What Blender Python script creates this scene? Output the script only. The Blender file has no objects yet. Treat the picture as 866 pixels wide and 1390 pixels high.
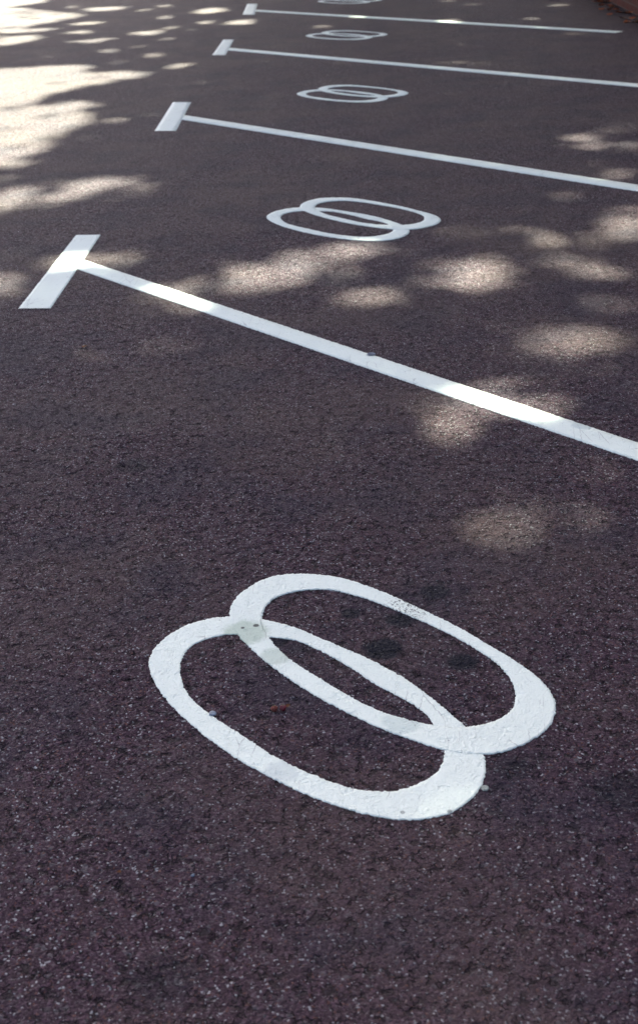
import bpy, math, random
import numpy as np
from mathutils import Matrix, Vector

random.seed(7); rng = np.random.default_rng(7)
C = bpy.context.scene.collection
sc = bpy.context.scene

# ------------------------------------------------------------------ helpers
def new_mesh(name, verts, faces, mat=None, parent=None, smooth=False):
    me = bpy.data.meshes.new(name)
    verts = np.asarray(verts, dtype=np.float32)
    if isinstance(faces, np.ndarray) and faces.ndim == 2:
        n, k = faces.shape
        me.vertices.add(len(verts)); me.vertices.foreach_set('co', verts.ravel())
        me.loops.add(n*k); me.loops.foreach_set('vertex_index', faces.astype(np.int32).ravel())
        me.polygons.add(n)
        me.polygons.foreach_set('loop_start', np.arange(0, n*k, k, dtype=np.int32))
        me.polygons.foreach_set('loop_total', np.full(n, k, dtype=np.int32))
        me.update(calc_edges=True)
    else:
        me.from_pydata(verts.tolist(), [], faces); me.update()
    if smooth: me.polygons.foreach_set('use_smooth', [True]*len(me.polygons))
    if mat: me.materials.append(mat)
    o = bpy.data.objects.new(name, me); C.objects.link(o)
    if parent: o.parent = parent
    return o

def tag(o, label=None, cat=None, group=None, kind=None):
    if label: o['label'] = label
    if cat: o['category'] = cat
    if group: o['group'] = group
    if kind: o['kind'] = kind
    return o

def empty(name, loc=(0, 0, 0)):
    o = bpy.data.objects.new(name, None); o.location = loc; o.empty_display_size = .1
    C.objects.link(o); return o

class NT:
    def __init__(s, name):
        s.m = bpy.data.materials.new(name); s.m.use_nodes = True
        s.t = s.m.node_tree; s.t.nodes.clear()
        s.out = s.t.nodes.new('ShaderNodeOutputMaterial')
        s.tc = s.t.nodes.new('ShaderNodeTexCoord')
        s.P = s.tc.outputs['Object']
    def n(s, typ, ins=None, **kw):
        nd = s.t.nodes.new(typ)
        for k, v in kw.items(): setattr(nd, k, v)
        for k, v in (ins or {}).items():
            if isinstance(v, bpy.types.NodeSocket): s.t.links.new(v, nd.inputs[k])
            else: nd.inputs[k].default_value = v
        return nd
    def noise(s, scale, detail=2, rough=.5, vec=None, dist=0):
        return s.n('ShaderNodeTexNoise', {'Vector': vec or s.P, 'Scale': scale, 'Detail': detail, 'Roughness': rough, 'Distortion': dist}).outputs['Fac']
    def math(s, op, a, b=0., c=None, clamp=False):
        i = {0: a, 1: b}
        if c is not None: i[2] = c
        return s.n('ShaderNodeMath', i, operation=op, use_clamp=clamp).outputs[0]
    def ramp(s, fac, a, b, lo=0., hi=1., smooth=True):
        return s.n('ShaderNodeMapRange', {'Value': fac, 'From Min': a, 'From Max': b, 'To Min': lo, 'To Max': hi},
                   interpolation_type='SMOOTHSTEP' if smooth else 'LINEAR').outputs['Result']
    def mix(s, fac, a, b, blend='MIX'):
        nd = s.n('ShaderNodeMix', data_type='RGBA', blend_type=blend)
        for sock, v in ((nd.inputs[0], fac), (nd.inputs[6], a), (nd.inputs[7], b)):
            if isinstance(v, bpy.types.NodeSocket): s.t.links.new(v, sock)
            else: sock.default_value = v if not isinstance(v, tuple) else (*v, 1)[:4]
        return nd.outputs[2]
    def spot(s, x, y, r, soft=.4, warp=.5, wscale=60):
        """mask of an irregular stain lying at world (x, y)"""
        w = s.noise(wscale, 3, .6)
        d = s.n('ShaderNodeVectorMath', {0: s.P, 1: (x, y, 0)}, operation='DISTANCE').outputs['Value']
        d = s.math('ADD', d, s.math('MULTIPLY', s.math('SUBTRACT', w, .5), r*warp*2))
        return s.ramp(d, r*(1-soft), r*(1+soft), 1, 0)
    def bsdf(s, col, rough=.8, spec=.3, bump=None, bd=.002, **kw):
        i = {'Base Color': col if isinstance(col, bpy.types.NodeSocket) else (*col, 1), 'Roughness': rough, 'Specular IOR Level': spec}
        i.update(kw)
        if bump is not None:
            i['Normal'] = s.n('ShaderNodeBump', {'Height': bump, 'Distance': bd, 'Strength': 1.}).outputs['Normal']
        b = s.n('ShaderNodeBsdfPrincipled', i)
        s.t.links.new(b.outputs[0], s.out.inputs['Surface']); return b

def stone_height(m, crevices=.5):
    """bitumen-bound chippings: 0..1 height of the stone tops, same field for asphalt and paint"""
    wv = m.n('ShaderNodeTexNoise', {'Vector': m.P, 'Scale': 90., 'Detail': 1.}).outputs['Color']
    wp = m.n('ShaderNodeVectorMath', {0: wv, 1: (.006, .006, .0)}, operation='MULTIPLY').outputs[0]
    pw = m.n('ShaderNodeVectorMath', {0: m.P, 1: wp}, operation='ADD').outputs[0]
    flat = m.n('ShaderNodeVectorMath', {0: pw, 1: (1, 1, 0)}, operation='MULTIPLY').outputs[0]
    v1 = m.n('ShaderNodeTexVoronoi', {'Vector': flat, 'Scale': 155., 'Randomness': 1.}, feature='F1')
    v2 = m.n('ShaderNodeTexVoronoi', {'Vector': flat, 'Scale': 330., 'Randomness': 1.}, feature='F1')
    mid = m.noise(38, 3, .6, flat)
    low = m.noise(9, 2, .5, flat)
    h = m.math('SUBTRACT', 1., m.ramp(v1.outputs['Distance'], .15, .75, 0, 1))
    sw = m.n('ShaderNodeSeparateColor', {0: v1.outputs['Color']}).outputs
    h = m.math('MULTIPLY', h, m.math('MULTIPLY_ADD', sw[0], .75, .25))
    h2 = m.math('SUBTRACT', 1., m.ramp(v2.outputs['Distance'], .1, .8, 0, 1))
    v3 = m.n('ShaderNodeTexVoronoi', {'Vector': flat, 'Scale': 520., 'Randomness': 1.}, feature='F1')
    h3 = m.math('MULTIPLY', m.n('ShaderNodeSeparateColor', {0: v3.outputs['Color']}).outputs[0], .13)
    h = m.math('ADD', m.math('ADD', m.math('MULTIPLY', h, .50), m.math('MULTIPLY', h2, .22)), h3)
    pits = m.ramp(mid, .34, .44, -.5, .08)
    ve = m.n('ShaderNodeTexVoronoi', {'Vector': flat, 'Scale': 95., 'Randomness': 1.}, feature='DISTANCE_TO_EDGE').outputs['Distance']
    crev = m.math('MULTIPLY', m.ramp(ve, .0, .10, 1, 0), m.ramp(m.noise(45, 2, .5, flat), .52, .60, 0, 1))
    h = m.math('SUBTRACT', h, m.math('MULTIPLY', crev, crevices))
    h = m.math('ADD', m.math('ADD', h, pits), m.math('MULTIPLY', low, .2))
    return h, v1, v2, flat, mid, low, sw

# ------------------------------------------------------------------ asphalt
def asphalt_material():
    m = NT('asphalt')
    h, v1, v2, flat, mid, low, sw = stone_height(m)
    c2 = m.n('ShaderNodeSeparateColor', {0: v2.outputs['Color']}).outputs
    base = m.mix(m.ramp(sw[1], .1, .9, smooth=False), (.047, .0250, .0375), (.083, .0445, .066))
    base = m.mix(m.ramp(c2[0], .4, .8, 0, .85), base, (.027, .0150, .023))
    # a few pale and a few rusty chippings
    base = m.mix(m.ramp(c2[1], .962, .97, 0, .9), base, (.36, .36, .38))
    base = m.mix(m.ramp(sw[2], .965, .975, 0, .4), base, (.15, .15, .16))
    base = m.mix(m.ramp(c2[2], .965, .98, 0, .6), base, (.15, .065, .05))
    base = m.mix(m.ramp(c2[0], .0, .16, .5, 0), base, (.17, .145, .16))
    # binder between the stones
    base = m.mix(m.ramp(h, -.1, .40, .8, 0), base, (.018, .014, .017))
    # broad wear: greyer and browner areas
    wear = m.noise(1.1, 4, .6, flat)
    base = m.mix(m.ramp(wear, .38, .66, 0, .45), base, (.098, .070, .066))
    wear2 = m.noise(3.3, 3, .6, flat)
    base = m.mix(m.ramp(wear2, .45, .68, 0, .5), base, (.034, .028, .044))
    # oil drops and damp marks where cars stand
    for x, y, r, k in STAINS:
        base = m.mix(m.math('MULTIPLY', m.spot(x, y, r, .3, .35, 45), k), base, (.009, .010, .018))
    drops = m.n('ShaderNodeTexVoronoi', {'Vector': flat, 'Scale': 1.3, 'Randomness': 1.}, feature='F1')
    dm = m.ramp(m.math('ADD', drops.outputs['Distance'], m.math('MULTIPLY', m.noise(30, 3), .06)), .05, .075, .55, 0)
    base = m.mix(dm, base, (.018, .015, .02))
    rg = m.ramp(c2[0], 0, 1, .55, .95)
    b = m.bsdf(base, rg, .14, bump=h, bd=.0026)
    disp = m.n('ShaderNodeDisplacement', {'Height': h, 'Midlevel': .76, 'Scale': .0026})
    m.t.links.new(disp.outputs[0], m.out.inputs['Displacement'])
    m.m.displacement_method = 'BOTH'
    return m.m

STAINS = [(.014, 2.179, .038, .95), (.050, 2.285, .028, .9), (-.049, 2.316, .020, .8), (.125, 2.393, .030, .8),
          (.162, 2.125, .030, .9), (-.232, 2.226, .024, .95), (-.19, 2.215, .02, .8), (-.602, 3.089, .045, .55), (.393, 1.729, .05, .6),
          (-.150, 2.19, .02, .5), (.22, 1.80, .03, .5), (-.3, 1.35, .05, .4)]

def paint_material():
    m = NT('road_paint')
    h, v1, v2, flat, mid, low, sw = stone_height(m, .06)
    n1 = m.noise(14, 5, .65, flat); n2 = m.noise(140, 3, .6, flat); n3 = m.noise(3, 3, .6, flat)
    base = m.mix(m.ramp(n1, .35, .7, 0, .6), (.84, .90, .83), (.80, .855, .79))
    base = m.mix(m.ramp(n2, .5, .75, 0, .45), base, (.73, .79, .74))
    base = m.mix(m.ramp(n3, .5, .75, 0, .4), base, (.73, .79, .74))
    # worn-through pits over the deepest voids
    base = m.mix(m.math('MULTIPLY', m.ramp(mid, .27, .31, 1, 0), m.ramp(n2, .45, .6, 0, .8)), base, (.10, .09, .10))
    # hairline scratches
    st = m.n('ShaderNodeMapping', {'Vector': flat, 'Rotation': (0, 0, .9), 'Scale': (26, 5, 1)}).outputs[0]
    cr = m.n('ShaderNodeTexVoronoi', {'Vector': st, 'Scale': 1., 'Randomness': 1.}, feature='DISTANCE_TO_EDGE').outputs['Distance']
    crm = m.math('MULTIPLY', m.ramp(cr, .0, .018, 1, 0), m.ramp(m.noise(7, 3, .6, flat), .50, .60, 0, .5))
    base = m.mix(crm, base, (.22, .20, .21))
    # grubby marks on the near symbol
    for x, y, r, k, c in PAINTDIRT:
        base = m.mix(m.math('MULTIPLY', m.spot(x, y, r, .22, .35, 55), k), base, c)
    gr = m.math('MULTIPLY', m.spot(.066, 2.322, .045, .6, .6, 50), m.ramp(m.noise(160, 3, .7, flat), .50, .60, 0, .9))
    base = m.mix(gr, base, (.05, .05, .05))
    sm = m.math('ADD', m.math('MULTIPLY', h, .6), m.math('MULTIPLY', n2, .2))
    m.bsdf(base, .62, .4, bump=sm, bd=.0011)
    disp = m.n('ShaderNodeDisplacement', {'Height': sm, 'Midlevel': .5, 'Scale': .0024})
    m.t.links.new(disp.outputs[0], m.out.inputs['Displacement'])
    m.m.displacement_method = 'BOTH'
    return m.m

PAINTDIRT = [(-.256, 2.250, .044, .75, (.47, .56, .46)), (-.190, 2.160, .030, .6, (.50, .58, .49)), (-.236, 2.275, .006, .9, (.05, .05, .05)),
             (-.262, 2.268, .004, .9, (.05, .05, .05)), (.041, 1.936, .035, .4, (.45, .55, .52)), (-.165, 1.798, .03, .35, (.45, .50, .52)),
             (.198, 2.229, .014, .45, (.35, .38, .38)), (.108, 1.690, .004, .7, (.2, .22, .2)), (.034, 1.690, .004, .7, (.2, .22, .2)),
             (.016, 3.88, .016, .8, (.20, .24, .32)), (.52, 3.33, .02, .4, (.45, .5, .52)), (.565, 3.26, .03, .5, (.45, .55, .55))]

ASPHALT = asphalt_material(); PAINT = paint_material()

def axis(parts):
    out = [parts[0][0]]
    for a, b, step in parts:
        n = max(1, round((b-a)/step)); out += list(np.linspace(a, b, n+1)[1:])
    return np.array(out)
WALLX = 2.66
xs = axis([(-30, -6, .5), (-6, -1.6, .04), (-1.6, -1.0, .008), (-1.0, 1.0, .0045), (1.0, 1.4, .008), (1.4, WALLX, .04)])
ys = axis([(-20, .6, .4), (.6, 1.2, .01), (1.2, 3.3, .0045), (3.3, 5.5, .01), (5.5, 9, .03), (9, 20, .08), (20, 70, .5)])
gx, gy = np.meshgrid(xs, ys)
V = np.stack([gx, gy, np.zeros_like(gx)], -1).reshape(-1, 3)
nx, ny = len(xs), len(ys)
i = (np.arange(ny-1)[:, None]*nx + np.arange(nx-1)[None, :]).ravel()
F = np.stack([i, i+1, i+nx+1, i+nx], -1)
tag(new_mesh('asphalt', V, F, ASPHALT, smooth=True), kind='structure')

# earth sheet out to the horizon
m = NT('earth'); nn = m.noise(2, 5); m.bsdf(m.mix(nn, (.06, .045, .03), (.05, .07, .025)), .9, .1)
tag(new_mesh('ground', [(-600, -600, -.03), (600, -600, -.03), (600, 600, -.03), (-600, 600, -.03)], [(0, 1, 2, 3)], m.m), kind='structure')

# ------------------------------------------------------------------ painted markings
from mathutils import noise as mn
def edge_jitter(P, amp):
    """ragged paint edge: moves outline points by a small world-space noise"""
    out = []
    for x, y in P:
        q = Vector((x*70, y*70, 3.)); q2 = Vector((x*190, y*190, 9.))
        out.append((x + amp*(.7*mn.noise(q)+1.2*mn.noise(q2)), y + amp*(.7*mn.noise(q+Vector((9, 9, 9)))+1.2*mn.noise(q2+Vector((5, 5, 5))))))
    return np.array(out)

def closed_curve(P, n):
    P = np.array(P, float); k = len(P)
    # light smoothing, then Catmull-Rom, then resample by arc length
    P = .5*P + .25*np.roll(P, 1, 0) + .25*np.roll(P, -1, 0) + (.5*P - .25*np.roll(P, 1, 0) - .25*np.roll(P, -1, 0))*.55
    pts = []
    for j in range(k):
        p0, p1, p2, p3 = P[j-1], P[j], P[(j+1) % k], P[(j+2) % k]
        for t in np.linspace(0, 1, 12, endpoint=False):
            pts.append(.5*((2*p1) + (-p0+p2)*t + (2*p0-5*p1+4*p2-p3)*t*t + (-p0+3*p1-3*p2+p3)*t**3))
    pts = np.array(pts); d = np.r_[0, np.cumsum(np.linalg.norm(np.diff(np.vstack([pts, pts[:1]]), axis=0), axis=1))]
    q = np.vstack([pts, pts[:1]]); s = np.linspace(0, d[-1], n, endpoint=False)
    return np.stack([np.interp(s, d, q[:, 0]), np.interp(s, d, q[:, 1])], -1)

RAO = [(-0.2949, 2.3153), (-0.2914, 2.3745), (-0.27, 2.4242), (-0.2331, 2.4665), (-0.1941, 2.4862), (-0.1358, 2.485), (-0.0634, 2.4631), (0.0133, 2.4039), (0.081, 2.3355), (0.1607, 2.2534), (0.2293, 2.1613), (0.2763, 2.0992), (0.305, 2.0415), (0.316, 1.9915), (0.3121, 1.9519), (0.2914, 1.9018), (0.2584, 1.8706), (0.2171, 1.844), (0.1782, 1.8353), (0.1368, 1.8392), (0.0983, 1.8568), (0.0611, 1.8787), (0.0035, 1.9182), (-0.0478, 1.9619), (-0.1006, 2.0103), (-0.1889, 2.1125), (-0.2481, 2.2013), (-0.2768, 2.2572)]
RAI = [(-0.2274, 2.3066), (-0.2203, 2.3624), (-0.193, 2.398), (-0.1513, 2.4148), (-0.0985, 2.417), (-0.0631, 2.4025), (-0.0047, 2.3643), (0.0514, 2.3148), (0.1323, 2.2391), (0.1827, 2.1787), (0.2249, 2.1169), (0.2458, 2.0636), (0.2479, 2.0076), (0.2409, 1.9724), (0.2175, 1.9392), (0.1861, 1.9214), (0.1536, 1.9143), (0.1234, 1.9147), (0.0965, 1.9208), (0.039, 1.9469), (-0.0103, 1.9785), (-0.0518, 2.0198), (-0.1116, 2.0865), (-0.1718, 2.1561), (-0.2102, 2.2323), (-0.2237, 2.2741)]
RBO = [(-0.2949, 2.3153), (-0.3259, 2.3112), (-0.3697, 2.2933), (-0.4061, 2.2528), (-0.4297, 2.2046), (-0.4353, 2.1571), (-0.4267, 2.1181), (-0.4087, 2.0699), (-0.373, 2.0038), (-0.3136, 1.9221), (-0.2494, 1.8494), (-0.1897, 1.7945), (-0.12, 1.7389), (-0.0431, 1.6946), (0.0262, 1.6706), (0.0678, 1.6728), (0.1069, 1.6827), (0.1377, 1.7107), (0.1638, 1.7465), (0.1759, 1.7945), (0.176, 1.8356), (0.1661, 1.8786), (0.1493, 1.9201), (0.1112, 1.9868), (0.0538, 2.0727), (-0.0079, 2.1386), (-0.0563, 2.1803), (-0.1053, 2.2205), (-0.1667, 2.2738), (-0.2269, 2.3014), (-0.2649, 2.3136)]
RBI = [(-0.2452, 2.2443), (-0.2102, 2.2323), (-0.1546, 2.2203), (-0.1043, 2.1755), (-0.0519, 2.1203), (0.0008, 2.0508), (0.0512, 2.0034), (0.0848, 1.9618), (0.0965, 1.9208), (0.1064, 1.8874), (0.1102, 1.8483), (0.1055, 1.8131), (0.0897, 1.784), (0.0602, 1.758), (0.0231, 1.7428), (-0.0183, 1.7443), (-0.0598, 1.7589), (-0.1131, 1.7936), (-0.1749, 1.8402), (-0.241, 1.9126), (-0.2955, 1.9682), (-0.3439, 2.0307), (-0.3652, 2.095), (-0.3729, 2.1488), (-0.3648, 2.1986), (-0.3356, 2.2297), (-0.3021, 2.2445), (-0.2765, 2.246)]

def match_inner(outer, inner_dense, n):
    """for every outer point the inner contour point found going round at the same pace"""
    m_ = len(inner_dense)
    idx = []
    for p in outer:
        idx.append(int(np.argmin(((inner_dense-p)**2).sum(1))))
    un = np.unwrap(np.array(idx)*2*np.pi/m_)
    un = np.maximum.accumulate(un)
    K = np.ones(31)/31
    ext = np.r_[un[-60:]-2*np.pi, un, un[:60]+2*np.pi]
    un = np.convolve(ext, K, 'same')[60:-60]
    f = (un*m_/(2*np.pi)) % m_
    i0 = np.floor(f).astype(int) % m_; fr = (f-np.floor(f))[:, None]
    return inner_dense[i0]*(1-fr) + inner_dense[(i0+1) % m_]*fr

def ring(name, outer, inner, z, parent, thick=.003, n=1200, m_=9, off=(0, 0), amp=.0013):
    o_ = closed_curve(outer, n); i_ = closed_curve(inner, 2400)
    def area(P): return .5*np.sum(P[:, 0]*np.roll(P[:, 1], -1)-np.roll(P[:, 0], -1)*P[:, 1])
    if area(o_) < 0: o_ = o_[::-1]
    if area(i_) < 0: i_ = i_[::-1]
    k = int(np.argmin(((i_-o_[0])**2).sum(1))); i_ = np.roll(i_, -k, 0)
    ii = match_inner(o_, i_, n)
    o_ = edge_jitter(o_+np.array(off), amp)-np.array(off); ii = edge_jitter(ii+np.array(off), amp)-np.array(off)
    rows = [o_*(1-t)+ii*t for t in np.linspace(0, 1, m_)]
    verts = [np.c_[rows[0], np.full(n, z-thick)]] + [np.c_[r, np.full(n, z)] for r in rows] + [np.c_[rows[-1], np.full(n, z-thick)]]
    Vv = np.vstack(verts); a = np.arange(n); b = (a+1) % n; R = len(verts)
    Ff = np.vstack([np.stack([j*n+a, j*n+b, (j+1)*n+b, (j+1)*n+a], -1) for j in range(R-1)])
    return new_mesh(name, Vv, Ff, PAINT, parent, smooth=False)

def strip(name, P0, P1, Q0, Q1, z, parent, thick=.003, step=.006, amp=.0013, across=5):
    """painted band between edge P0-P1 and edge Q0-Q1 (world points)"""
    P0, P1, Q0, Q1 = [np.array(v, float) for v in (P0, P1, Q0, Q1)]
    n = int(np.linalg.norm(P1-P0)/step)+2
    t = np.linspace(0, 1, n)[:, None]
    a = P0*(1-t)+P1*t; b = Q0*(1-t)+Q1*t
    rows = [a*(1-u)+b*u for u in np.linspace(0, 1, across)]
    rows[0] = edge_jitter(rows[0], amp); rows[-1] = edge_jitter(rows[-1], amp)
    for r in rows:   # ragged short ends
        e = edge_jitter(r[[0, -1]], amp); r[0], r[-1] = e[0], e[1]
    verts = [np.c_[rows[0], np.full(n, z-thick)]] + [np.c_[r, np.full(n, z)] for r in rows] + [np.c_[rows[-1], np.full(n, z-thick)]]
    Vv = np.vstack(verts); R = len(verts); k = np.arange(n-1)
    Ff = np.vstack([np.stack([j*n+k, (j+1)*n+k, (j+1)*n+k+1, j*n+k+1], -1) for j in range(R-1)])
    return new_mesh(name, Vv, Ff, PAINT, parent)

BARS = [[(-1.217, 5.55), (-1.111, 5.54), (-1.225, 4.507), (-1.109, 4.493)], [(-1.243, 9.145), (-1.117, 9.111), (-1.218, 8.051), (-1.088, 8.021)], [(-1.222, 12.798), (-1.123, 12.759), (-1.216, 11.66), (-1.103, 11.62)], [(-1.26, 16.457), (-1.138, 16.396), (-1.219, 15.158), (-1.087, 15.097)]]
LINES = [((-0.148, 3.995), -0.8432, 0.09, 5.0), ((-0.226, 7.583), -0.8151, 0.108, 5.0), ((-0.305, 11.22), -0.8012, 0.115, 5.0), ((-0.384, 14.81), -0.8134, 0.12, 4.901)]
line_labels = ['nearest white T-headed bay line, crossing the picture below the second ring symbol',
               'second white T-headed bay line from the viewer, between the second and third ring symbols',
               'third white T-headed bay line from the viewer, between the third and fourth ring symbols',
               'farthest white T-headed bay line, whose right end stops short of the red brick wall']
for k in range(4):
    tl, tr, bl, br = [np.array(q, float) for q in BARS[k]]
    root = empty('bay_line', (float((tl[0]+br[0])/2), float((tl[1]+br[1])/2), 0))
    tag(root, line_labels[k], 'bay line', 'painted lines between the parking bays')
    loc = np.array([(tl[0]+br[0])/2, (tl[1]+br[1])/2])
    a = .0017
    cb = strip('crossbar', tl, bl, tr, br, .0011, root, across=12 if k == 0 else 5, amp=a)
    c0, ang, w, L = LINES[k]
    d = np.array([math.cos(ang), math.sin(ang)]); nrm = np.array([-d[1], d[0]])
    # start on the crossbar's right-hand edge
    def hit(p):
        e = br-tr
        M = np.array([[d[0], -e[0]], [d[1], -e[1]]]); s = np.linalg.solve(M, tr-p); return p+d*s[0]
    c0 = np.array(c0)
    u0 = hit(c0+nrm*w/2); l0 = hit(c0-nrm*w/2)
    end = hit(c0)+d*L
    # end cut runs parallel to the row in plan
    u1 = end+nrm*w/2-d*.0; l1 = end-nrm*w/2
    st = strip('stripe', u0-d*.004, u1, l0-d*.004, l1, .0015, root, step=.006 if k == 0 else .02, amp=a, across=7 if k == 0 else 4)
    for o in (cb, st):
        me = o.data; co = np.empty(len(me.vertices)*3, np.float32); me.vertices.foreach_get('co', co)
        co = co.reshape(-1, 3); co[:, :2] -= loc; me.vertices.foreach_set('co', co.ravel()); me.update()

sym_labels = ['largest and nearest white symbol of two overlapping oval rings on the asphalt',
              'second nearest white overlapping-rings symbol, just beyond the nearest bay line',
              'third white overlapping-rings symbol, beyond the second bay line',
              'fourth white overlapping-rings symbol, small and far, beyond the third bay line',
              'farthest white overlapping-rings symbol, cut by the top edge of the picture']
SYMOFF = [(0.0, 0.0), (0.018, 3.588796190580155), (0.02, 7.1275923811603095), (-0.03, 10.661388571740465), (0, 14.21518476232062)]
C0 = np.array([-.06, 2.08])
for k, (ox, oy) in enumerate(SYMOFF):
    root = empty('ring_symbol', (float(C0[0]+ox), float(C0[1]+oy), 0))
    tag(root, sym_labels[k], 'ring symbol', 'overlapping rings painted in each bay')
    off = C0+np.array([ox, oy])
    n = 1400 if k == 0 else (700 if k == 1 else 300)
    am = .0017
    g = [1, 1, 1.0, 1.0, 1.0][k]
    ring('ring', np.array(RBO)-C0, np.array(RBI)-C0, .0011, root, n=n, m_=16 if k == 0 else 6, off=off, amp=am)
    ring('ring', np.array(RAO)-C0, np.array(RAI)-C0, .0016, root, n=n, m_=16 if k == 0 else 6, off=off, amp=am, thick=.003)

# markings are shaded and displaced by world position: put every texture on world coordinates
for mat in (PAINT,):
    nt = mat.node_tree
    geo = nt.nodes.new('ShaderNodeNewGeometry')
    for l in list(nt.links):
        if l.from_node.type == 'TEX_COORD':
            s = l.to_socket; nt.links.remove(l); nt.links.new(geo.outputs['Position'], s)

# ------------------------------------------------------------------ small things lying on the asphalt
def blob(name, loc, r, sz, mat, seed=0, sub=12, bumpy=.12, parent=None):
    R = random.Random(seed); vs = []; fs = []
    nu, nv = sub*2, sub
    o = R.random()*50
    for j in range(nv+1):
        th = math.pi*j/nv
        for i_ in range(nu):
            ph = 2*math.pi*i_/nu
            p = Vector((math.sin(th)*math.cos(ph), math.sin(th)*math.sin(ph), math.cos(th)))
            k = 1+bumpy*mn.noise(p*1.8+Vector((o, o, o)))*2
            vs.append((p.x*r*k, p.y*r*k, p.z*sz*k))
    for j in range(nv):
        for i_ in range(nu):
            fs.append((j*nu+i_, (j+1)*nu+i_, (j+1)*nu+(i_+1) % nu, j*nu+(i_+1) % nu))
    ob = new_mesh(name, vs, fs, mat, parent, smooth=True); ob.location = loc; return ob

def simple(name, col, rough=.6, spec=.4, var=.3, sc_=200):
    m = NT(name); n = m.noise(sc_, 3)
    m.bsdf(m.mix(m.ramp(n, .3, .7), tuple(c*(1-var) for c in col), tuple(min(1, c*(1+var)) for c in col)), rough, spec, bump=n, bd=.0005)
    return m.m
BERRY = simple('berry_skin', (.12, .008, .018), .4, .5)
BERRY2 = simple('berry_dry', (.15, .04, .03), .6, .3, .6, 400)
STALK = simple('stalk', (.05, .05, .02))
def berry(x, y, mat, label, seed):
    root = empty('berry', (x, y, .002))
    b = blob('fruit', (0, 0, .0048), .0062, .0058, mat, seed, 14, .10, root)
    # small dry calyx
    vs = []; fs = []
    for k in range(5):
        a = k*2*math.pi/5+seed; b0 = len(vs)
        vs += [(.0008*math.cos(a+1.5), .0008*math.sin(a+1.5), .0104), (.0008*math.cos(a-1.5), .0008*math.sin(a-1.5), .0104),
               (.0040*math.cos(a), .0040*math.sin(a), .0118)]; fs.append((b0, b0+1, b0+2))
    new_mesh('calyx', vs, fs, STALK, root)
    return tag(root, label, 'berry', 'red berries inside the nearest symbol')
berry(-.184, 1.977, BERRY2, 'orange-flecked dried berry, left one of the pair inside the nearest ring symbol', 1)
berry(-.168, 1.979, BERRY, 'dark red berry, right one of the pair inside the nearest ring symbol', 2)

GUM = simple('gum', (.30, .33, .30), .6); GLASS = simple('scrap', (.17, .21, .28), .3, .6)
def gum(x, y, r, mat, label, cat, name, seed, hole=False):
    vs = []; fs = []; n = 28
    rr = [0, .35, .6, .85, 1.]; zz = [.0004, .0006, .0016, .0013, -.001] if hole else [.0014, .0014, .0012, .0008, -.001]
    for j, (q, z) in enumerate(zip(rr, zz)):
        for i_ in range(n):
            a = 2*math.pi*i_/n; k = 1+.18*mn.noise(Vector((math.cos(a)*1.3+seed*7, math.sin(a)*1.3, seed)))
            vs.append((q*r*k*math.cos(a), q*r*k*math.sin(a), z))
    for j in range(len(rr)-1):
        for i_ in range(n):
            fs.append((j*n+i_, (j+1)*n+i_, (j+1)*n+(i_+1) % n, j*n+(i_+1) % n))
    o = new_mesh(name, vs, fs, mat, None, True); o.location = (x, y, .001)
    return tag(o, label, cat)
gum(.169, 1.746, .0065, GUM, 'pale flattened ring of chewing gum at the lower right edge of the nearest symbol', 'chewing gum', 'chewing_gum', 3, True)
gum(.016, 3.877, .013, simple('gum_grey', (.10, .12, .17)), 'blue-grey flattened gum on the upper edge of the nearest bay line', 'chewing gum', 'chewing_gum', 5).location.z = .0045
gum(-.294, 1.973, .007, GLASS, 'bluish scrap stuck on the inner edge of the lower left ring of the nearest symbol', 'scrap', 'plastic_scrap', 8).location.z = .003

# loose pale grit scattered over the asphalt: real grains
gn = 5500
gxy = np.c_[rng.uniform(-2.6, 1.9, gn), 1.0+9*rng.random(gn)**2.0]
s = rng.uniform(.0004, .0010, gn)*(1+.12*gxy[:, 1])
base = np.array([(1, 0, 0), (-.4, .9, 0), (-.6, -.8, 0), (.1, .1, .9)])
jit = 1+rng.uniform(-.35, .35, (gn, 4, 3))
vv = base[None]*jit*s[:, None, None]
vv[:, :, :2] += gxy[:, None, :]; vv[:, :, 2] += .0004
b = (np.arange(gn)*4)[:, None]
ff = np.concatenate([b+np.array([0, 1, 3]), b+np.array([1, 2, 3]), b+np.array([2, 0, 3])], 0)
tag(new_mesh('grit', vv.reshape(-1, 3), ff, simple('grit', (.48, .48, .50), .35, .5, .5, 30)), 'pale loose grit scattered thinly over the asphalt', 'grit', kind='stuff')

# ------------------------------------------------------------------ brick wall at the heads of the bays
def brick_material():
    m = NT('brick')
    mp = m.n('ShaderNodeCombineXYZ')
    sp = m.n('ShaderNodeSeparateXYZ', {0: m.P})
    m.t.links.new(m.math('ADD', sp.outputs[1], sp.outputs[0]), mp.inputs[0]); m.t.links.new(sp.outputs[2], mp.inputs[1])
    br = m.n('ShaderNodeTexBrick', {'Vector': mp.outputs[0], 'Scale': 1., 'Mortar Size': .006, 'Brick Width': .225, 'Row Height': .075,
                                    'Color1': (.11, .018, .011, 1), 'Color2': (.06, .010, .007, 1), 'Mortar': (.10, .08, .07, 1), 'Bias': -.2})
    n = m.noise(60, 4, .6)
    col = m.mix(m.ramp(n, .3, .7, .0, .5), br.outputs['Color'], (.06, .015, .01))
    hgt = m.math('SUBTRACT', m.math('MULTIPLY', n, .3), br.outputs['Fac'])
    m.bsdf(col, .85, .2, bump=hgt, bd=.008); return m.m
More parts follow.
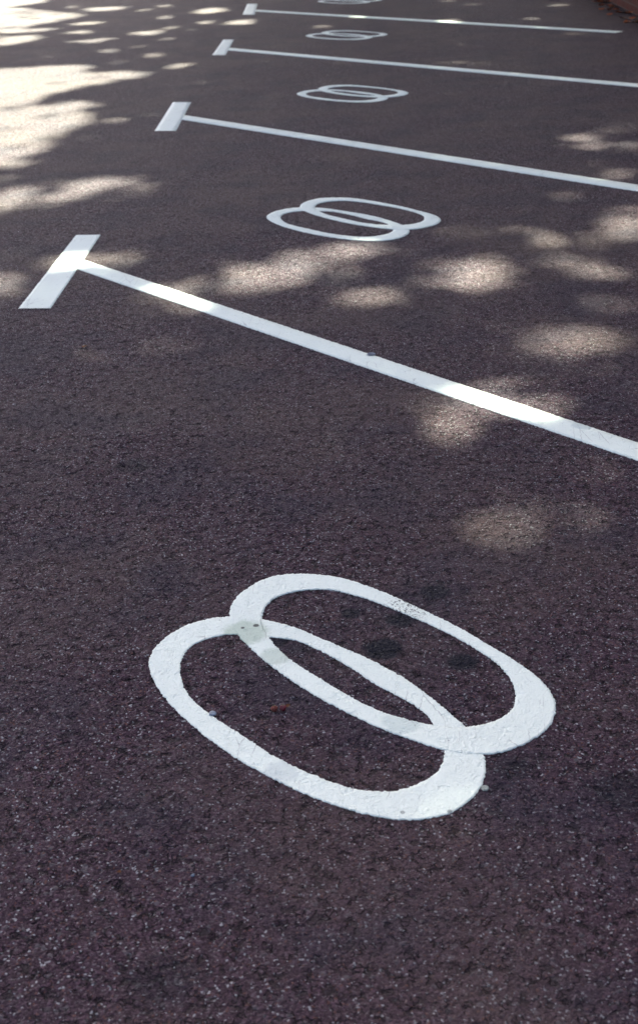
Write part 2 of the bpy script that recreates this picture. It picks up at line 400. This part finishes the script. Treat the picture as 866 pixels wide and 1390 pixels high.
def box(x0, x1, y0, y1, z0, z1):
    v = [(x, y, z) for z in (z0, z1) for (x, y) in ((x0, y0), (x1, y0), (x1, y1), (x0, y1))]
    return v, [(0, 3, 2, 1), (4, 5, 6, 7), (0, 1, 5, 4), (1, 2, 6, 5), (2, 3, 7, 6), (3, 0, 4, 7)]
BR = brick_material()
wall = empty('brick_wall', (WALLX, 12, 0))
tag(wall, 'low dark red brick wall along the heads of the bays, only its foot seen in the top right corner', 'brick wall')
v, f = box(0.0, .22, -32, 58, -.03, .62); new_mesh('brickwork', v, f, BR, wall)
v, f = box(-.03, .25, -32.02, 58.02, .62, .69)
new_mesh('coping', v, f, simple('coping_stone', (.16, .06, .04), .8, .2, .3, 20), wall)

# dry leaves blown against the foot of the wall
LEAF = [simple('dry_leaf_rust', (.30, .06, .015), .7, .2, .4, 60), simple('dry_leaf_brown', (.10, .035, .012), .7, .2, .4, 60), simple('dry_leaf_orange', (.30, .075, .02), .7, .2, .4, 60)]
def leaf_mesh(seed, size):
    R = random.Random(seed); vs = []; fs = []
    prof = [0, .28, .46, .5, .42, .26, .0]; n = len(prof)
    cu = R.uniform(.1, .35)
    for j, w in enumerate(prof):
        t = j/(n-1)-.5
        z0 = cu*t*t*1.2
        for s_ in (-1, 0, 1):
            vs.append((t*size, s_*w*size*(.8+.2*R.random()), (z0+abs(s_)*w*R.uniform(.15, .5))*size+.002))
    for j in range(n-1):
        for k in range(2):
            fs.append((j*3+k, (j+1)*3+k, (j+1)*3+k+1, j*3+k+1))
    return vs, fs
lv = []
for k in range(30):
    if k < 6:
        vs, fs = leaf_mesh(k, .07+.02*random.random())
        o = new_mesh('dry_leaf', vs, fs, LEAF[k % 3], None, True)
        lv.append(o)
    else:
        o = lv[k % 6].copy(); C.objects.link(o)
    yy = random.uniform(12.4, 15.2)
    o.location = (WALLX-abs(random.gauss(0.02, .10))-.03, yy, .003); o.rotation_euler = (random.uniform(-.15, .15), random.uniform(-.15, .15), random.uniform(0, 6.28))
    tag(o, 'small dry rust-brown leaf lying among others at the foot of the brick wall', 'dry leaf', 'dry leaves along the foot of the brick wall')

# three tiny scraps of leaf lying in the open bay
for x, y, sz, mt, lab in ((-.396, 1.562, .008, 1, 'tiny brown leaf scrap on bare asphalt at the lower left'),
                          (-.905, 4.05, .020, 1, 'tiny dark brown leaf scrap on the asphalt left of the nearest bay line'),
                          (-.160, 1.990, .010, 1, 'tiny brown leaf scrap just behind the pair of berries')):
    vs, fs = leaf_mesh(int(x*100) % 97, sz)
    o = new_mesh('leaf_scrap', vs, fs, LEAF[mt], None, True); o.location = (x, y, .001); o.rotation_euler = (.1, .1, x*9)
    tag(o, lab, 'leaf scrap')
o = blob('stone_chip', (-.284, 1.554, .001), .0028, .0018, simple('blue_chip', (.14, .18, .24), .5), 4, 8, .3)
tag(o, 'tiny blue-grey stone chip on bare asphalt at the lower left', 'stone chip')

# ------------------------------------------------------------------ sun, sky
AZ, EL = math.radians(15), math.radians(50)      # azimuth measured from +Y towards -X
S = Vector((-math.sin(AZ)*math.cos(EL), math.cos(AZ)*math.cos(EL), math.sin(EL)))
sun = bpy.data.lights.new('sun', 'SUN'); sun.energy = 5; sun.angle = math.radians(0.55); sun.color = (.95, 1, .76)
so = bpy.data.objects.new('sun', sun); C.objects.link(so); so.rotation_euler = S.to_track_quat('Z', 'Y').to_euler(); so.location = (0, 0, 40)
w = bpy.data.worlds.new('World'); sc.world = w; w.use_nodes = True
nt = w.node_tree; bg = nt.nodes['Background']
sky = nt.nodes.new('ShaderNodeTexSky'); sky.sky_type = 'NISHITA'; sky.sun_disc = False
sky.sun_elevation = EL; sky.sun_rotation = -AZ; sky.dust_density = 4; sky.ozone_density = 0; sky.air_density = 0.5
nt.links.new(sky.outputs[0], bg.inputs[0]); bg.inputs[1].default_value = 0.05

# ------------------------------------------------------------------ trees beyond the bays
SPOTS = np.array([(-1.241, 6.579, 0.18, 0.177, 0.9), (-1.409, 6.642, 0.077, 0.108, 0.4), (-1.671, 6.368, 0.187, 0.283, 1.0), (-1.461, 6.385, 0.078, 0.117, 0.7), (-4.431, 18.231, 0.489, 0.486, 1.0), (-4.269, 17.134, 0.307, 0.323, 0.9), (-3.736, 15.418, 0.363, 0.395, 1.0), (-3.448, 16.026, 0.234, 0.331, 1.0), (-3.465, 17.225, 0.151, 0.272, 0.8), (-2.992, 16.708, 0.383, 0.358, 1.0), (-2.426, 16.337, 0.139, 0.245, 0.6), (-2.259, 16.725, 0.132, 0.307, 0.9), (-2.068, 15.231, 0.137, 0.342, 1.0), (-3.483, 14.483, 0.465, 0.234, 0.6), (-3.274, 13.735, 0.201, 0.422, 0.6), (-2.797, 14.133, 0.204, 0.297, 0.6), (-2.487, 13.233, 0.283, 0.262, 0.65), (-2.871, 14.958, 0.301, 0.248, 0.5), (-2.055, 13.696, 0.231, 0.279, 0.5), (-1.795, 13.083, 0.11, 0.16, 0.5), (-2.194, 12.321, 0.175, 0.2, 0.6), (-1.965, 12.565, 0.107, 0.178, 0.7), (-1.856, 14.154, 0.119, 0.186, 0.4), (-1.732, 11.845, 0.183, 0.212, 0.5), (-1.954, 11.436, 0.114, 0.198, 0.4), (-1.414, 11.031, 0.154, 0.277, 0.6), (-1.602, 15.86, 0.261, 0.461, 1.0), (-1.53, 14.525, 0.128, 0.312, 0.7), (-1.117, 14.344, 0.349, 0.342, 0.95), (-1.502, 8.514, 0.145, 0.171, 0.6), (-1.33, 8.691, 0.074, 0.089, 0.3), (-1.254, 8.136, 0.037, 0.104, 0.5), (-1.793, 7.711, 0.112, 0.095, 0.3), (-1.573, 7.916, 0.034, 0.062, 0.3), (-1.854, 6.816, 0.07, 0.095, 0.35), (-1.482, 5.285, 0.032, 0.083, 0.35), (-1.388, 5.272, 0.063, 0.119, 0.25), (-1.351, 4.792, 0.05, 0.1, 0.5), (-1.172, 5.129, 0.083, 0.124, 0.7), (-0.942, 5.128, 0.09, 0.113, 0.6), (-1.067, 5.167, 0.03, 0.069, 0.3), (-0.656, 4.683, 0.109, 0.134, 0.5), (-0.635, 4.497, 0.066, 0.089, 0.4), (-0.524, 5.524, 0.055, 0.077, 0.35), (-0.259, 4.87, 0.18, 0.235, 1.0), (-0.454, 4.871, 0.07, 0.154, 0.4), (0.027, 4.477, 0.121, 0.145, 0.75), (-0.021, 5.206, 0.073, 0.126, 0.6), (0.383, 5.318, 0.059, 0.077, 0.6), (0.352, 4.749, 0.106, 0.136, 0.85), (0.457, 4.863, 0.074, 0.091, 0.6), (0.42, 4.578, 0.077, 0.128, 0.65), (0.737, 5.148, 0.091, 0.134, 0.9), (0.72, 4.876, 0.04, 0.041, 0.3), (0.602, 5.308, 0.058, 0.083, 0.35), (1.069, 5.52, 0.074, 0.089, 0.7), (1.081, 5.294, 0.071, 0.141, 1.0), (0.974, 5.167, 0.07, 0.09, 0.6), (0.993, 4.931, 0.054, 0.072, 0.45), (0.866, 4.676, 0.115, 0.075, 0.5), (0.835, 4.33, 0.084, 0.099, 0.45), (0.611, 3.926, 0.1, 0.125, 1.0), (0.535, 3.946, 0.056, 0.049, 0.35), (0.696, 3.916, 0.055, 0.104, 0.8), (1.174, 5.845, 0.047, 0.042, 0.4), (0.926, 5.934, 0.079, 0.058, 0.2), (1.234, 7.32, 0.133, 0.212, 0.35), (1.413, 7.498, 0.068, 0.089, 0.75), (1.227, 7.105, 0.056, 0.14, 0.5), (1.396, 6.963, 0.054, 0.097, 0.6), (1.218, 6.355, 0.117, 0.098, 0.5), (0.555, 13.96, 0.126, 0.108, 0.9), (0.966, 13.564, 0.189, 0.238, 0.7), (1.678, 13.453, 0.133, 0.133, 0.5), (1.038, 15.706, 0.099, 0.135, 0.8), (1.276, 15.133, 0.113, 0.126, 0.8), (2.111, 14.628, 0.159, 0.117, 0.6), (0.705, 10.536, 0.082, 0.063, 0.5), (0.862, 11.666, 0.09, 0.076, 0.4), (-0.321, 13.57, 0.126, 0.136, 0.5), (-0.032, 15.524, 0.162, 0.176, 0.5), (0.329, 3.456, 0.091, 0.112, 1.0), (0.235, 3.285, 0.078, 0.077, 0.4), (0.519, 3.356, 0.107, 0.106, 0.5), (-0.438, 4.012, 0.083, 0.087, 0.4), (-0.405, 3.758, 0.067, 0.13, 0.35), (-0.637, 3.433, 0.063, 0.084, 0.1), (-0.224, 3.424, 0.062, 0.111, 0.15), (0.334, 2.783, 0.142, 0.194, 0.06), (-0.107, 1.933, 0.065, 0.066, 0.05), (-0.04, 3.25, 0.088, 0.127, 0.1), (0.122, 2.957, 0.089, 0.13, 0.1), (0.542, 3.014, 0.098, 0.155, 0.1), (0.116, 1.642, 0.073, 0.078, 0.035), (-0.41, 3.443, 0.093, 0.14, 0.06), (-0.272, 4.846, 0.118, 0.142, 1.0), (0.242, 3.379, 0.04, 0.065, 0.6)])
OPEN = [([(-2.506, 8.705), (-2.36, 8.896), (-2.13, 9.196), (-1.935, 9.365), (-1.864, 9.126), (-1.928, 8.991), (-1.803, 8.669), (-1.745, 8.436), (-1.867, 8.282), (-1.873, 7.985), (-1.931, 7.809), (-1.878, 7.573), (-2.004, 7.429), (-2.197, 7.224)], 1), ([(-3.309, 11.284), (-2.944, 11.301), (-2.579, 11.317), (-2.336, 11.328), (-2.212, 11.153), (-2.305, 11.007), (-2.238, 10.816), (-1.728, 10.738), (-1.679, 10.598), (-1.879, 10.419), (-2.066, 10.206), (-2.187, 9.983), (-2.297, 9.732), (-2.479, 9.384), (-2.721, 9.137)], 1), ([(-2.214, 7.287), (-1.982, 7.341), (-1.923, 7.349), (-1.902, 7.243), (-1.926, 7.11), (-2.157, 7.079)], 0.8), ([(-6.177, 20.555), (-4.322, 19.535), (-4.099, 18.483), (-4.213, 17.898), (-4.48, 17.622), (-5.268, 17.415)], 1), ([(-6.048, 20.484), (-4.172, 16.352), (-3.71, 15.476), (-3.492, 15.622), (-3.606, 14.673), (-4.408, 14.718)], 0.8), ([(-5.479, 19.204), (-3.716, 16.677), (-3.156, 16.057), (-3.346, 15.316), (-3.862, 15.076), (-4.319, 14.971)], 0.8), ([(-4.103, 14.18), (-3.429, 13.914), (-3.203, 13.568), (-3.348, 13.255), (-3.907, 13.467)], 0.5), ([(-2.813, 9.474), (-2.495, 9.453), (-2.321, 9.603), (-2.307, 9.09), (-2.651, 8.883)], 0.5)]
def inside(P, poly):
    x, y = P[:, 0], P[:, 1]; c = np.zeros(len(P), bool); n = len(poly)
    for a in range(n):
        (x0, y0), (x1, y1) = poly[a], poly[a-1]
        if y0 == y1: continue
        c ^= ((y0 > y) != (y1 > y)) & (x < (x1-x0)*(y-y0)/(y1-y0)+x0)
    return c
# crown foliage: twigs clustered through a deep slab of crowns; leaves are cut away where sun pools should land
rng = np.random.default_rng(4)
X0, X1, Y0, Y1 = -7.5, 5.5, -1.5, 21.5
HLO, HHI = 10., 17.
cell = .30
cx, cy = np.meshgrid(np.arange(X0, X1, cell), np.arange(Y0, Y1, cell)); cc = np.c_[cx.ravel(), cy.ravel()]
per = 52
cc = np.repeat(cc, 2, 0) + rng.uniform(-cell*.6, cell*.6, (len(cc)*2, 2))
hc = rng.uniform(HLO, HHI, len(cc))
N = len(cc)*per
g = np.repeat(cc, per, 0) + rng.normal(0, .20, (N, 2))
hgt = np.repeat(hc, per) + rng.normal(0, .35, N)
keep = np.ones(N, bool)
Sx, Sy, Sz = S
blur = 0.06
gw = g + .016*np.stack([np.sin(g[:, 1]*19+g[:, 0]*7)+np.sin(g[:, 1]*43+1.3), np.sin(g[:, 0]*23+g[:, 1]*5)+np.sin(g[:, 0]*47+.4)], 1)
# larger sun pools are cut into the leaves as several small openings, with a thinner fringe round them
GAPS = []
for (x, y, a, b_, inten) in SPOTS:
    if a > .085 and inten > .12:
        nsub = 4 if a < .2 else 8
        for q_ in range(nsub):
            th = q_*2*math.pi/nsub+rng.uniform(-.5, .5); rr = rng.uniform(.3, .55) if q_ else .1
            k_ = rng.uniform(.36, .56)
            GAPS.append((x+a*rr*math.cos(th), y+b_*rr*math.sin(th), a*k_, b_*k_, min(1, inten*rng.uniform(.75, 1.2))))
    else: GAPS.append((x, y, a, b_, inten))
    if inten > .45 and y < 8: GAPS.append((x+rng.uniform(-.06, .06), y+rng.uniform(-.1, .1), a*1.6+.03, b_*1.6+.04, .035))
for (x, y, a, b_, inten) in GAPS:
    ax = max(a*1.0-.01, .05); by = max(b_*1.0-.012, .062)
    q = ((gw[:, 0]-x)/ax)**2 + ((gw[:, 1]-y)/by)**2
    conv = ax*by/math.hypot(ax, .085)/math.hypot(by, .11)
    ins = q < 1
    tau = -math.log(min(.985, inten**1.0/conv))
    keep &= ~(ins & (rng.random(N) > min(1, tau/7)))
for poly, inten in OPEN:
    ins = inside(gw, poly)
    for q_ in range(8): ins |= inside(gw+.11*np.array([[math.cos(q_*.785), 1.2*math.sin(q_*.785)]]), poly)
    tau = -math.log(.985 if inten > .9 else .75)
    keep &= ~(ins & (rng.random(N) > tau/7))
g = g[keep]; hgt = hgt[keep]; N = len(g)
P = np.c_[g[:, 0]+Sx/Sz*hgt, g[:, 1]+Sy/Sz*hgt, hgt]
def leafmat():
    m = NT('foliage'); n = m.noise(1.2, 3)
    col = m.mix(n, (.035, .075, .018), (.075, .12, .03))
    b = m.bsdf(col, .5, .3)
    tr = m.n('ShaderNodeBsdfTranslucent', {'Color': (.10, .16, .03, 1)})
    mx = m.n('ShaderNodeMixShader', {0: .3, 1: b.outputs[0], 2: tr.outputs[0]})
    m.t.links.new(mx.outputs[0], m.out.inputs['Surface']); return m.m
FOL = leafmat(); m = NT('bark'); nb = m.noise(14, 5, .7); m.bsdf(m.mix(nb, (.05, .035, .025), (.13, .10, .075)), .9, .2, bump=nb, bd=.02); BARK = m.m
def leaves_mesh(P, size):
    n = len(P)
    u = rng.normal(size=(n, 3)); u /= np.linalg.norm(u, axis=1)[:, None]
    w_ = rng.normal(size=(n, 3)); w_[:, 2] *= .5
    nrm = np.array([0, 0, 1.])+.9*w_; nrm /= np.linalg.norm(nrm, axis=1)[:, None]
    t = np.cross(nrm, u); t /= np.linalg.norm(t, axis=1)[:, None]; bt = np.cross(nrm, t)
    L = (size*rng.uniform(.75, 1.25, n))[:, None]
    q = np.stack([P-t*L, P-bt*L*.42+nrm*L*.08, P+t*L, P+bt*L*.42+nrm*L*.08], 1)
    return q.reshape(-1, 3), np.arange(n*4).reshape(-1, 4)
def tube(vs, fs, pts, rads, n=9):
    prev = None
    for p, r in zip(pts, rads):
        b0 = len(vs)
        for k in range(n):
            a = 2*math.pi*k/n; vs.append((p[0]+r*math.cos(a), p[1]+r*math.sin(a), p[2]))
        if prev is not None:
            for k in range(n): fs.append((prev+k, prev+(k+1) % n, b0+(k+1) % n, b0+k))
        prev = b0
TR = [(-11.5, 27.5), (-2.7, 24.5), (.3, 29.5), (4.6, 21.5), (-9.5, 35.5), (5.5, 30.5)]
tree_labels = ['tall broadleaf tree beyond the far left of the row, shading the aisle', 'tall broadleaf tree straight beyond the far end of the aisle',
               'tall broadleaf tree directly beyond the farthest bay', 'tall broadleaf tree behind the far stretch of brick wall',
               'tall broadleaf tree farthest away on the left', 'tall broadleaf tree farthest away behind the brick wall']
TA = np.array(TR)
own = ((P[:, None, :2]-TA[None])**2).sum(2).argmin(1)
dmy = []
for k, (tx, ty) in enumerate(TR):
    root = empty('broadleaf_tree', (tx, ty, 0)); tag(root, tree_labels[k], 'tree', 'tall trees beyond the bays')
    Pk = P[own == k]
    ex = rng.normal(size=(5000, 3)); ex /= np.linalg.norm(ex, axis=1)[:, None]
    # upper dome of the crown on the far side from the bays, where it shades nothing in view
    ex = ex*np.array([3.2, 3.2, 3.0])*rng.uniform(.55, 1, (5000, 1))+np.array([tx, ty+1.5, HHI+.5])
    gg = ex[:, :2]-ex[:, 2:3]*np.array([[Sx/Sz, Sy/Sz]])
    ex = ex[~((gg[:, 0] > X0) & (gg[:, 0] < X1) & (gg[:, 1] > Y0) & (gg[:, 1] < Y1))]
    Pk = np.vstack([Pk, ex]) if len(Pk) else ex
    vv_, ff_ = leaves_mesh(Pk, 0.1)
    cr = new_mesh('crown', vv_-np.array([tx, ty, 0]), ff_, FOL, root)
    vs, fs = [], []
    H_ = 15.
    bend = [(0.15*math.sin(z*.5+k), .15*math.cos(z*.4+k), z) for z in np.linspace(-.1, H_, 12)]
    tube(vs, fs, bend, [.34*(1-.8*(z/H_)**.8 if z > 0 else 1.25) for _, _, z in bend], 14)
    R = random.Random(k)
    sel = Pk[rng.integers(0, len(Pk), 14)] if len(Pk) else []
    for q in sel:
        z0 = R.uniform(5, 10); tgt = np.array(q)-np.array([tx, ty, 0])
        pts = [np.array([0.1, 0.1, z0])*(1-t)+tgt*t+np.array([0, 0, 1.2*math.sin(math.pi*t)*.5]) for t in np.linspace(0, 1, 7)]
        A = np.array(pts)+np.array([tx, ty, 0]); fp = A[:, :2]-A[:, 2:3]*np.array([[Sx/Sz, Sy/Sz]])
        dense = np.stack([np.interp(np.linspace(0, 6, 60), range(7), fp[:, c]) for c in (0, 1)], 1)
        if any((inside(dense+np.array([[ox_, 0]]), po)).any() for po, _ in OPEN for ox_ in (-.25, 0, .25)): continue   # limb left out: its shadow would cross a sunlit area
        tube(vs, fs, pts, [.13*(1-.85*t) for t in np.linspace(0, 1, 7)], 7)
    # limbs whose shadow would cross the placed sunlit areas are left out
    new_mesh('trunk', vs, fs, BARK, root, True)

# unseen lower trees added around the view to block sky light and darken the ground
for k, (tx, ty, rad, hc_, lab) in enumerate([
        (6.6, 3.5, 2.9, 4.6, 'added unseen sky-blocking round-crowned tree just behind the nearest stretch of brick wall'),
        (7.2, 9.5, 3.1, 5.0, 'added unseen sky-blocking round-crowned tree behind the middle stretch of brick wall'),
        (7.0, 15.5, 2.9, 4.8, 'added unseen sky-blocking round-crowned tree behind the brick wall, level with the fourth bay'),
        (5.8, 22.8, 3.2, 4.6, 'added unseen sky-blocking round-crowned tree behind the farthest stretch of brick wall'),
        (0.6, 26.0, 3.3, 4.5, 'added unseen sky-blocking round-crowned tree beyond the far end of the bays'),
        (2.2, -5.2, 3.2, 5.2, 'added unseen sky-blocking round-crowned tree behind the viewer on the right'),
        (-3.8, -6.0, 3.2, 5.4, 'added unseen sky-blocking round-crowned tree behind the viewer on the left')]):
    root = empty('sky_block_tree', (tx, ty, 0)); tag(root, lab, 'tree', 'unseen low trees added to block sky light')
    n = 9000
    d = rng.normal(size=(60, 3)); d /= np.linalg.norm(d, axis=1)[:, None]
    cen = d*np.array([rad*.72, rad*.72, rad*.75])*rng.uniform(.5, 1, (60, 1))
    Pk = cen[rng.integers(0, 60, n)]+rng.normal(0, .42, (n, 3))+np.array([0, 0, hc_])
    Pk = Pk[Pk[:, 2] > 1.2]
    vv_, ff_ = leaves_mesh(Pk, .16)
    new_mesh('crown', vv_, ff_, FOL, root)
    vs, fs = [], []
    zz = np.linspace(-.1, hc_+1, 8); tube(vs, fs, [(.06*math.sin(z), .05*math.cos(z*1.3), z) for z in zz], [.17*(1-.12*z) for z in zz], 12)
    for q in cen[:10]:
        t1 = q+np.array([0, 0, hc_]); pts = [np.array([0, 0, 1.9])*(1-t)+t1*t for t in np.linspace(0, 1, 6)]
        tube(vs, fs, pts, [.07*(1-.85*t) for t in np.linspace(0, 1, 6)], 7)
    new_mesh('trunk', vs, fs, BARK, root, True)

# ------------------------------------------------------------------ camera
cam = bpy.data.cameras.new('camera'); co = bpy.data.objects.new('camera', cam); C.objects.link(co); sc.camera = co
pitch, yaw, roll, HC = (0.42782758072771077, -0.04235135094766375, -0.049605221553871016, 1.3559979122376935)
cp, sp = math.cos(pitch), math.sin(pitch)
fwd = Vector((0, cp, -sp)); up = Vector((0, sp, cp)); rt = Vector((1, 0, 0))
cr_, sr_ = math.cos(roll), math.sin(roll)
# roll about the view axis
rt2 = rt*cr_ + up*(sr_); up2 = -rt*sr_ + up*cr_
Rz = Matrix.Rotation(-yaw, 3, 'Z')
fwd, rt2, up2 = Rz @ fwd, Rz @ rt2, Rz @ up2
M = Matrix((rt2, up2, -fwd)).transposed().to_4x4(); M.translation = (0, 0, HC)
co.matrix_world = M
cam.sensor_fit = 'VERTICAL'; cam.sensor_height = 36.; cam.sensor_width = 24.
cam.lens = 1800/1390*36; cam.shift_y = -45/1390
cam.clip_start = .05; cam.clip_end = 2000
cam.dof.use_dof = True; cam.dof.focus_distance = 2.9; cam.dof.aperture_fstop = 8

sc.render.engine = 'CYCLES'
sc.cycles.use_denoising = True
sc.cycles.max_bounces = 5; sc.cycles.diffuse_bounces = 3
sc.view_settings.view_transform = 'Standard'; sc.view_settings.look = 'None'
sc.view_settings.gamma = 1; sc.view_settings.exposure = 3.17; sc.view_settings.use_curve_mapping = False
